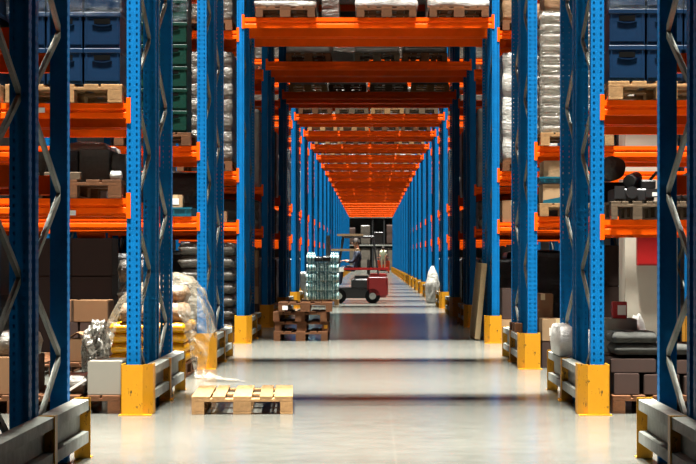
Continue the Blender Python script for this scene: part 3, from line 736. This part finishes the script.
for v in t.data.vertices:
    if v.co.z > .05 and v.co.x < 0: v.co.z = .03
box_carton('carton', 'big tan carton with a white label on the floor of the right bay', 'box', (2.1, y2+.1, .30), .36, .4, .25, 'lcard', lab=(-.1, .04, .06, .15))
box_carton('carton', 'dark carton under the big tan labelled carton', 'box', (2.12, y2+.1, .0), .4, .42, .296, 'dcard')
box_carton('carton', 'brown carton behind the big tan labelled one', 'box', (1.98, y2+.62, .3), .24, .4, .52, 'card')
box_carton('carton', 'dark carton under the brown one behind', 'box', (2.02, y2+.62, .0), .3, .4, .296, 'dcard')
box_carton('carton', 'tan carton lying next to the labelled one, beyond the post', 'box', (2.46, y2+.1, 0), .28, .5, .42, 'lcard')
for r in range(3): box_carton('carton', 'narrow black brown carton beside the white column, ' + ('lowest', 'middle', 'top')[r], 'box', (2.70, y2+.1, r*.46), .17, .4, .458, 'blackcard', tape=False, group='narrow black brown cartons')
for k, (yy, w) in enumerate(((1.35, .07), (1.0, .06), (.55, .09))):
    tag(put('wooden_block', mesh('wooden_block', lambda b: bx(b, -w/2, w/2, 0, .12, 0, (.09, .1, .11)[k], .004), 'dwood'), None, (RIN-.055, y2+yy, .374)), 'small brown wooden block on the guard rail, ' + ('furthest', 'middle', 'nearest')[k] + ' of three', 'wooden block', 'wooden blocks on the rail')

# ------------------------------------------------------------------ right bay of the fourth rack
pallet('dark pallet high on the right shelf, fourth rack', (2.3, y3-.04, 4.53+E), .8, 1.2, 'dwood', parts=False)
wrapped('brown wrapped load high on the right shelf, fourth rack', (2.3, y3+.03, 4.53+.15), .8, 1.05, .9, 'brownbag', 3, .05, 41)
pallet('dark pallet on the second right shelf, fourth rack', (2.3, y3-.04, 2.49+E), .8, 1.2, 'dwood', parts=False)
wrapped('tall white wrapped load with loose film on the fourth rack, right bay', (2.3, y3+.03, 2.49+.15), .8, 1.05, 1.58, 'wrap', 5, .06, 42)
box_carton('carton', 'brown carton on the lower right shelf of the fourth rack', 'box', (2.05, y3+.03, 1.745+E), .3, .4, .32, 'card')
box_carton('carton', 'brown carton on the floor behind the fourth rack post, upper one', 'box', (2.1, y3+.08, .34), .4, .5, .45, 'dcard')
box_carton('carton', 'pale tan carton on the floor behind the fourth rack post, lower one', 'box', (2.08, y3+.06, 0), .4, .5, .335, 'lcard')
# leaning boards
t = tag(put('leaning_board', mesh('leaning_board', lambda b: bx(b, -.075, 0, 0, 1.55, 0, 1.14, .004), 'board')), 'thick beige board leaning on its edge against the dark rack frame', 'board')
t.location = (1.62, 26.2, .004); t.rotation_euler = (0, math.radians(5.4), 0); t.location.z = .012
# ------------------------------------------------------------------ loads over the tunnel
def over(n):
    if n == 3: xs = [(-1.25, 'wrap', .30), (-.65, None, 0), (.22, 'sack', .34), (1.27, 'sack', .36)]
    elif n == 4: xs = [(-1.12, 'sack', .34), (.1, 'wrap', .3), (.95, 'gwrap', .3)]
    else: xs = [(-1.35+.865*k+R.uniform(-.025, .025), R.choice(['wrap', 'gwrap', 'sack', 'gwrap']), R.choice([.35, .5, .7])) for k in range(4)]
    cnt = len(xs)
    for k, (x, m, h) in enumerate(xs):
        pos = {4: ('far left', 'centre left', 'centre right', 'far right'), 3: ('left', 'middle', 'right')}[cnt][k]
        if n == 3 and k == 1:
            wrapped('small grey bundle between the white loads over the tunnel, fourth rack', (x+.05, ROW[n]+.2, ZT+E), .26, .8, .3, 'gwrap', 2, .08, 50); continue
        W = .86 if n == 3 else .8
        pallet(f'dark pallet over the tunnel on the {ORD[n]} rack, {pos} place', (x, ROW[n]-.04, ZT+E), W, 1.2, 'dwood' if n == 3 else R.choice(['gwood', 'dwood', 'wood']), group='pallets over the tunnel', parts=n in (3, 4))
        wrapped(f'{"white" if m != "gwrap" else "grey"} wrapped load over the tunnel on the {ORD[n]} rack, {pos} place', (x, ROW[n]+.01, ZT+.15), W+.06 if n == 3 else .78, 1.08, h, m, 3, .09, (n*3+k) % 6, group='wrapped loads over the tunnel')
for n in range(3, 18): over(n)
# ------------------------------------------------------------------ side loads of the further racks
for n in range(4, 9):
    for s, x in ((-1, -2.4), (1, 2.3)):
        sd = 'left' if s < 0 else 'right'
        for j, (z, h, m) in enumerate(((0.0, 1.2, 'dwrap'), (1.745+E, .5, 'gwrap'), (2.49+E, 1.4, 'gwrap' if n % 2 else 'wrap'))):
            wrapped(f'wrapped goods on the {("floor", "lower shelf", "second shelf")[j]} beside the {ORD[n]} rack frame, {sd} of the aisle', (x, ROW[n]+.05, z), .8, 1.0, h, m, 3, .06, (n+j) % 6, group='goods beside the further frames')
for n, s in ((4, -1), (4, 1), (5, -1), (5, 1)):  # black loads added to darken the depth of the side bays
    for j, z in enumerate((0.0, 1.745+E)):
        wrapped(f'added dark filler load {("on the floor", "on the shelf")[j]} far out in the {ORD[n]} rack, ' + ('left side' if s < 0 else 'right side'), (s*3.6, ROW[n]+.05, z), 1.5, 1.0, 1.35 if j == 0 else .6, 'dwrap', 3, .04, n+j, group='dark filler loads far out')
for k, (z, h) in enumerate(((0, .42), (.423, .3), (.726, .33), (1.06, .3))):
    box_carton('carton', f'tan carton in the slim stack by the fifth rack frame, {("lowest", "second", "third", "top")[k]}', 'box', (-1.985+.0-.14, ROW[4]-.34, z), .26, .3, h, ('dcard', 'lcard', 'card', 'lcard')[k], tape=False, group='cartons by the fifth rack')
# ------------------------------------------------------------------ bottled water
yb = 45.1
pallet('pallet under the packs of bottled water in the aisle', (-1.26, yb, 0), .82, 1.0, 'wood')
def pack(b, w, d, h):
    nx, ny = 4, 3
    for i in range(nx):
        for j in range(ny):
            x, y = -w/2+(i+.5)*w/nx, (j+.5)*d/ny; r = w/nx/2*.98
            tube(b, (x, y, 0), (x, y, h*.72), r, r, 8); tube(b, (x, y, h*.72), (x, y, h*.92), r, r*.35, 8); tube(b, (x, y, h*.92), (x, y, h), r*.35, r*.35, 8)
pk = mesh('bottle_pack', lambda b: pack(b, .203, .32, .242), 'bottles', True)
for r in range(5):
    for c in range(4):
        if r == 4 and c in (1, 2): continue
        for dd in range(3):
            tag(put('bottle_pack', pk, None, (-1.26+(c-1.5)*.204, yb+.01+dd*.325, .146+r*.244)),
                f'pack of green water bottles, {("lowest", "second", "third", "fourth", "top")[r]} layer, {("outer", "second", "third", "inner")[c]} column, {("front", "middle", "back")[dd]}', 'bottle pack', 'bottle packs on the pallet')
for c in (1, 2):
    tag(put('film_cover', mesh('film_cover', lambda b: lumpy(b, .2, .9, .13, 1, .06, c), 'dwrap', True), None, (-1.26+(c-1.5)*.204, yb+.02, .146+4*.244+.002)), 'dark film bundle in the gap on top of the bottle packs, ' + ('outer' if c == 1 else 'inner'), 'film')
wrapped('pale blue wrapped bundle on the floor beside the bottle pallet', (-1.76, yb+.2, 0), .14, .5, .85, 'wrap', 3, .05, 61)
# film bags by the right frames further in
def bag(b):
    n, m = 20, 14; g = {}
    for j in range(m+1):
        z = j/m; r = (.21*(1-(z-.35)**2*1.5) if z < .8 else .21*(.7-(z-.8)*2.6))*(.9 if z else .8)
        for i in range(n):
            a = 2*PI*i/n; q = 1+.22*noise.noise(Vector((math.cos(a)*2, math.sin(a)*2, z*5)))
            g[i, j] = b.verts.new((r*q*math.cos(a), r*q*math.sin(a), z*1.0))
    for j in range(m):
        for i in range(n): b.faces.new((g[i, j], g[(i+1) % n, j], g[(i+1) % n, j+1], g[i, j+1]))
    b.faces.new([g[i, m] for i in range(n)]); b.faces.new([g[i, 0] for i in range(n)][::-1])
tag(put('film_bag', mesh('film_bag', bag, 'wrap', True), None, (1.64, 47.2, 0)), 'tall white film bag standing by the right frames beyond the dark stretch', 'film bag')
# ------------------------------------------------------------------ people
def person(parent_label, loc, rz, joints, edges, rad, cols, head, name='person', extra=None):
    me = bpy.data.meshes.new('body'); me.from_pydata(joints, edges, []); o = bpy.data.objects.new('tmp', me); COL.objects.link(o)
    md = o.modifiers.new('s', 'SKIN'); sb = o.modifiers.new('u', 'SUBSURF'); sb.levels = 2; sb.render_levels = 2
    for i, r in enumerate(rad): me.skin_vertices[0].data[i].radius = (r, r) if not isinstance(r, tuple) else r
    me.skin_vertices[0].data[0].use_root = True
    dg = bpy.context.evaluated_depsgraph_get(); ev = bpy.data.meshes.new_from_object(o.evaluated_get(dg))
    bpy.data.objects.remove(o)
    ev.materials.clear()
    for c in cols: ev.materials.append(M[c])
    for p in ev.polygons:
        p.use_smooth = True; c = Vector(p.center)
        i = min(range(len(joints)), key=lambda k: (Vector(joints[k])-c).length)
        p.material_index = head[i]
    t = tag(put(name, ev, None, loc, rz), parent_label, 'person')
    return t
def hands(t, pts, m):
    for (x, y, z, dx, dy) in pts:
        def fn(b):
            bx(b, -.02, .02, -.045, .04, -.012, .012, .008)
            for k, L in enumerate((.06, .07, .066, .05)): tube(b, (-.018+k*.012, .035, 0), (-.018+k*.012, .035+L*.6, -.01), .006, n=6); tube(b, (-.018+k*.012, .035+L*.6, -.01), (-.018+k*.012, .035+L*.7, -.035), .0055, n=6)
            tube(b, (-.02, -.02, 0), (-.045, .02, -.012), .008, n=6)
        put('hand', mesh('hand', fn, m, True), t, (x, y, z), math.atan2(-dx, dy))
def headgear(t, c, r, m, face=(0, 1, 0)):
    def fn(b):
        bmesh.ops.create_uvsphere(b, u_segments=18, v_segments=12, radius=r)
        bmesh.ops.delete(b, geom=[v for v in b.verts if v.co.z < -.02 and v.co.dot(Vector(face)) > -.03], context='VERTS')
        for v in b.verts: v.co.z *= 1.12
    put('hair', mesh('hair', fn, m, True), t, c)
    f = Vector(face); s = Vector((f.y, -f.x, 0))
    def eyes(b):
        for k in (-1, 1): bmesh.ops.create_uvsphere(b, u_segments=8, v_segments=6, radius=.013, matrix=Matrix.Translation(f*.094+s*.034*k+Vector((0, 0, .0))))
    put('eyes', mesh('eyes', eyes, 'black', True), t, c)
    def nose(b): bmesh.ops.create_cone(b, cap_ends=True, segments=8, radius1=.017, radius2=.006, depth=.05, matrix=Matrix.Translation(f*.107+Vector((0, 0, -.025))))
    put('nose', mesh('nose', nose, 'skin', True), t, c)
    put('mouth', mesh('mouth', lambda b: bar(b, f*.098+s*.025+Vector((0, 0, -.065)), f*.098-s*.025+Vector((0, 0, -.065)), .008, .01, (0, 0, 1)), 'red'), t, c)
# ------------------------------------------------------------------ red forklift crossing the aisle (seen side on, front towards the left)
FX, FY = -.42, 46.75
t = thing('forklift', 'red and black forklift truck crossing the aisle beyond the bottle packs', 'forklift', (FX, FY, 0))
put('counterweight', mesh('counterweight', lambda b: (bx(b, .3, .86, .0, 1.0, .16, .74, .06, 3), bx(b, .36, .84, .1, .9, .70, .80, .03, 2)), 'dred'), t)
put('chassis', mesh('chassis', lambda b: (bx(b, -.66, .34, .04, .96, .14, .42, .03, 2), bx(b, -.67, -.625, .08, .92, .40, .72, .01), bx(b, -.12, .34, .1, .9, .40, .66, .03)), 'black'), t)
put('side_rail', mesh('side_rail', lambda b: (bx(b, -.98, .86, .0, .04, .90, .955), bx(b, -.98, .86, .96, 1.0, .90, .955), bx(b, .82, .86, .04, .96, .90, .955)), 'red'), t)
for x in (-.45, .45):
    for y in (-.0, .84):
        w = put('wheel', cached(('whl', 0), lambda: mesh('wheel', lambda b: tube(b, (0, 0, 0), (0, .16, 0), .2, n=24), 'rubber')), t, (x, y, .2))
        put('hub', cached('hub', lambda: mesh('hub', lambda b: tube(b, (0, -.01, 0), (0, .17, 0), .09, n=16), 'galv')), w)
def guardf(b):
    for y in (.08, .92):
        tube(b, (-.5, y, .7), (-.34, y, 1.78), .025); tube(b, (.6, y, .78), (.46, y, 1.78), .025)
        tube(b, (-.36, y, 1.78), (.48, y, 1.78), .03)
    for k in range(7): bx(b, -.36+k*.14-.015, -.36+k*.14+.015, .08, .92, 1.77, 1.80)
put('overhead_guard', mesh('overhead_guard', guardf, 'dark'), t)
def mast(b):
    for y in (.22, .78): bx(b, -.80, -.70, y-.04, y+.04, .06, 1.82)
    for z in (.3, 1.0, 1.75): bx(b, -.78, -.72, .22, .78, z, z+.07)
put('mast', mesh('mast', mast, 'dark'), t)
for y in (.28, .66): put('fork', mesh('fork', lambda b: (bx(b, -1.75, -.80, 0, .1, .05, .09), bx(b, -.85, -.81, 0, .1, .05, .6)), 'dark'), t, (0, y, 0))
put('seat', mesh('seat', lambda b: (bx(b, -.06, .36, .28, .72, .66, .74, .03, 2), bx(b, .30, .38, .28, .72, .74, 1.2, .03, 2)), 'black'), t)
put('steering_wheel', mesh('steering_wheel', lambda b: (tube(b, (-.645, .5, .7), (-.48, .5, 1.14), .02), tube(b, (-.51, .5, 1.14), (-.50, .5, 1.165), .14, n=20)), 'black'), t)
put('number_plate', mesh('number_plate', lambda b: bx(b, -.68, -.32, -.012, 0, .85, .965), 'paper'), t)
put('streak_bar', mesh('streak_bar', lambda b: (bx(b, -.66, .12, .05, .09, 1.40, 1.46), bx(b, -.5, .2, .05, .09, 1.80, 1.86)), 'lcard'), t)  # tan bars added to imitate pale streaks of light on the moving truck
# driver
J = [(.14, 0, .16), (.12, 0, .42), (.10, 0, .58), (.08, 0, .68), (.07, 0, .78), (.07, 0, .88),
     (.0, -.1, .13), (-.32, -.12, .15), (-.36, -.12, -.26), (-.48, -.12, -.28), (.0, .1, .13), (-.32, .12, .15), (-.36, .12, -.26), (-.48, .12, -.28),
     (.1, -.2, .54), (-.02, -.24, .30), (-.24, -.12, .34), (.1, .2, .54), (-.02, .24, .30), (-.24, .12, .34)]
Ed = [(0, 1), (1, 2), (2, 3), (3, 4), (4, 5), (0, 6), (6, 7), (7, 8), (8, 9), (0, 10), (10, 11), (11, 12), (12, 13), (2, 14), (14, 15), (15, 16), (2, 17), (17, 18), (18, 19)]
rad = [(.14, .12), (.13, .16), (.12, .17), .055, .095, .085, .09, .07, .05, .04, .09, .07, .05, .04, .065, .05, .036, .065, .05, .036]
hm = [0, 1, 1, 2, 2, 2, 0, 0, 0, 3, 0, 0, 0, 3, 1, 1, 2, 1, 1, 2]
p = person('person in dark clothes sitting on the red forklift, hands at the wheel', (FX-.06, FY+.5, .80), 0, J, Ed, rad, ['navy', 'navy', 'skin', 'black'], hm)
headgear(p, (.07, 0, .84), .105, 'hair', (-1, 0, 0)); hands(p, [(-.27, -.12, .345, -1, 0), (-.27, .12, .345, -1, 0)], 'skin')
# ------------------------------------------------------------------ orange truck far down the aisle
GX, GY = .92, 137.0
t = thing('forklift', 'small orange truck far down the aisle carrying a person in pale hi-vis clothing', 'forklift', (GX, GY, 0))
put('truck_body', mesh('truck_body', lambda b: (bx(b, -.5, .5, .3, 1.5, .12, .62, .05, 2), bx(b, -.5, -.22, .0, .4, .12, .95, .04, 2), bx(b, .24, .5, .0, .4, .12, .95, .04, 2)), 'forange'), t)
put('platform', mesh('platform', lambda b: bx(b, -.24, .24, .0, .5, .14, .30), 'black'), t)
for x in (-.42, .42): put('wheel', mesh('wheel', lambda b: tube(b, (-.06, 0, 0), (.06, 0, 0), .14, n=20), 'rubber'), t, (x, .75, .14))
put('handle_console', mesh('handle_console', lambda b: (bx(b, -.2, .2, .42, .56, .6, 1.25, .03), bx(b, -.5, .5, .44, .5, 1.15, 1.22)), 'galv'), t)
put('mast', mesh('mast', lambda b: (bx(b, -.4, -.32, 1.5, 1.6, .1, 1.9), bx(b, .32, .4, 1.5, 1.6, .1, 1.9), bx(b, -.4, .4, 1.52, 1.58, 1.82, 1.9)), 'dark'), t)
J2 = [(0, 0, .88), (0, 0, 1.12), (0, 0, 1.36), (0, 0, 1.48), (0, .01, 1.57), (0, .01, 1.68),
      (-.1, 0, .84), (-.11, 0, .46), (-.11, 0, .07), (-.11, .12, .04), (.1, 0, .84), (.11, 0, .46), (.11, 0, .07), (.11, .12, .04),
      (-.2, 0, 1.36), (-.26, .06, 1.08), (-.2, .3, 1.0), (.2, 0, 1.36), (.26, .06, 1.08), (.2, .3, 1.0)]
Ed2 = Ed; rad2 = [(.15, .11), (.15, .11), (.17, .11), .055, .09, .08, .09, .065, .045, .04, .09, .065, .045, .04, .065, .05, .036, .065, .05, .036]
hm2 = [0, 1, 1, 2, 2, 2, 0, 0, 0, 3, 0, 0, 0, 3, 1, 1, 2, 1, 1, 2]
p = person('person in pale hi-vis clothing standing on the orange truck', (GX, GY+.06, .301), 0, J2, Ed2, rad2, ['hivis', 'hivis', 'skin', 'black'], hm2)
headgear(p, (0, .01, 1.63), .1, 'hair', (0, 1, 0)); hands(p, [(-.2, .33, 1.0, 0, 1), (.2, .33, 1.0, 0, 1)], 'skin')
# ------------------------------------------------------------------ far end: rack across the end of the aisle
ye = 160.0
t = thing('pallet_rack', 'dark rack standing across the far end of the aisle', 'pallet rack', (0, ye, 0))
for x in (-5.2, -2.55, .1, 1.15, 3.8): put('upright_frame', cached('endf', lambda: mesh('upright_frame', lambda b: (bx(b, -.06, .06, 0, .1, 0, 6.5), bx(b, -.06, .06, 1, 1.1, 0, 6.5)), 'dark')), t, (x, 0, 0))
for z in (2.35, 4.9): put('beam', cached('endb', lambda: mesh('beam', lambda b: (bx(b, -5.2, 3.8, -.05, 0, -.12, 0), bx(b, -5.2, 3.8, 1.1, 1.15, -.12, 0)), 'galv')), t, (0, 0, z))
rr = random.Random(5)
k = 0
for x in (-4.6, -3.3, -1.9, -.55, .63, 1.8, 3.0):
    for z, nm in ((0, 'floor'), (2.352, 'middle'), (4.902, 'top')):
        m = 'gwrap' if z == 0 else rr.choice(['card', 'dcard', 'lcard', 'gwrap', 'dwrap']); h = 2.0 if z == 0 else rr.uniform(.9, 1.9)
        pos = ('outermost on the left', 'second from the left', 'third from the left', 'left of the middle post', 'between the middle posts', 'second from the right', 'outermost on the right')[(-4.6, -3.3, -1.9, -.55, .63, 1.8, 3.0).index(x)]
        wrapped(f'pallet load on the far end rack, {nm} level, {pos}', (x, ye+.02, z), .86, 1.05, h, m, 2, .04, k % 6, group='loads on the far end rack'); k += 1

# ------------------------------------------------------------------ lights
w = bpy.data.worlds.new('hall'); scene.world = w; w.use_nodes = True
w.node_tree.nodes['Background'].inputs[0].default_value = (.5, .62, .75, 1); w.node_tree.nodes['Background'].inputs[1].default_value = .02
def lamp(y, e, c=(1, .982, .90)):                       # pairs of narrow-beam high-bay lamps over each aisle
    for x in (-2.5, 2.4):
        l = bpy.data.lights.new('aisle_lamp', 'AREA'); l.shape = 'RECTANGLE'; l.size = 1.2; l.size_y = .9; l.energy = e; l.color = c; l.spread = math.radians(SPREAD)
        o = bpy.data.objects.new('aisle_lamp', l); COL.objects.link(o); o.location = (x, y, 17.5)
SPREAD = 36
POW = {0: 1250, 1: 1200, 2: 1250, 3: 40, 4: 3}
lamp(5.6, 90)  # weak pair added over the viewer's unlit aisle to lift the nearest rails
for n in range(NR):
    lamp(ROW[n]+2.3+.95, POW.get(n, 800) * (.45 if n == 12 else 1))
lamp(157, 1200)

# ------------------------------------------------------------------ camera
cd = bpy.data.cameras.new('camera'); cam = bpy.data.objects.new('camera', cd); COL.objects.link(cam)
cam.location = (0, 0, CAMZ); cam.rotation_euler = (PI/2, 0, 0)
cd.sensor_width = 36; cd.lens = 36*FPX/696; cd.shift_x = -(VX-348)/696; cd.shift_y = (VY-232)/696
cd.clip_end = 400; cd.clip_start = .1
scene.camera = cam
scene.view_settings.view_transform = 'Standard'; scene.view_settings.look = 'None'
scene.view_settings.exposure = .38; scene.view_settings.gamma = 1
scene.cycles.use_denoising = True
scene.cycles.max_bounces = 6; scene.cycles.transparent_max_bounces = 12
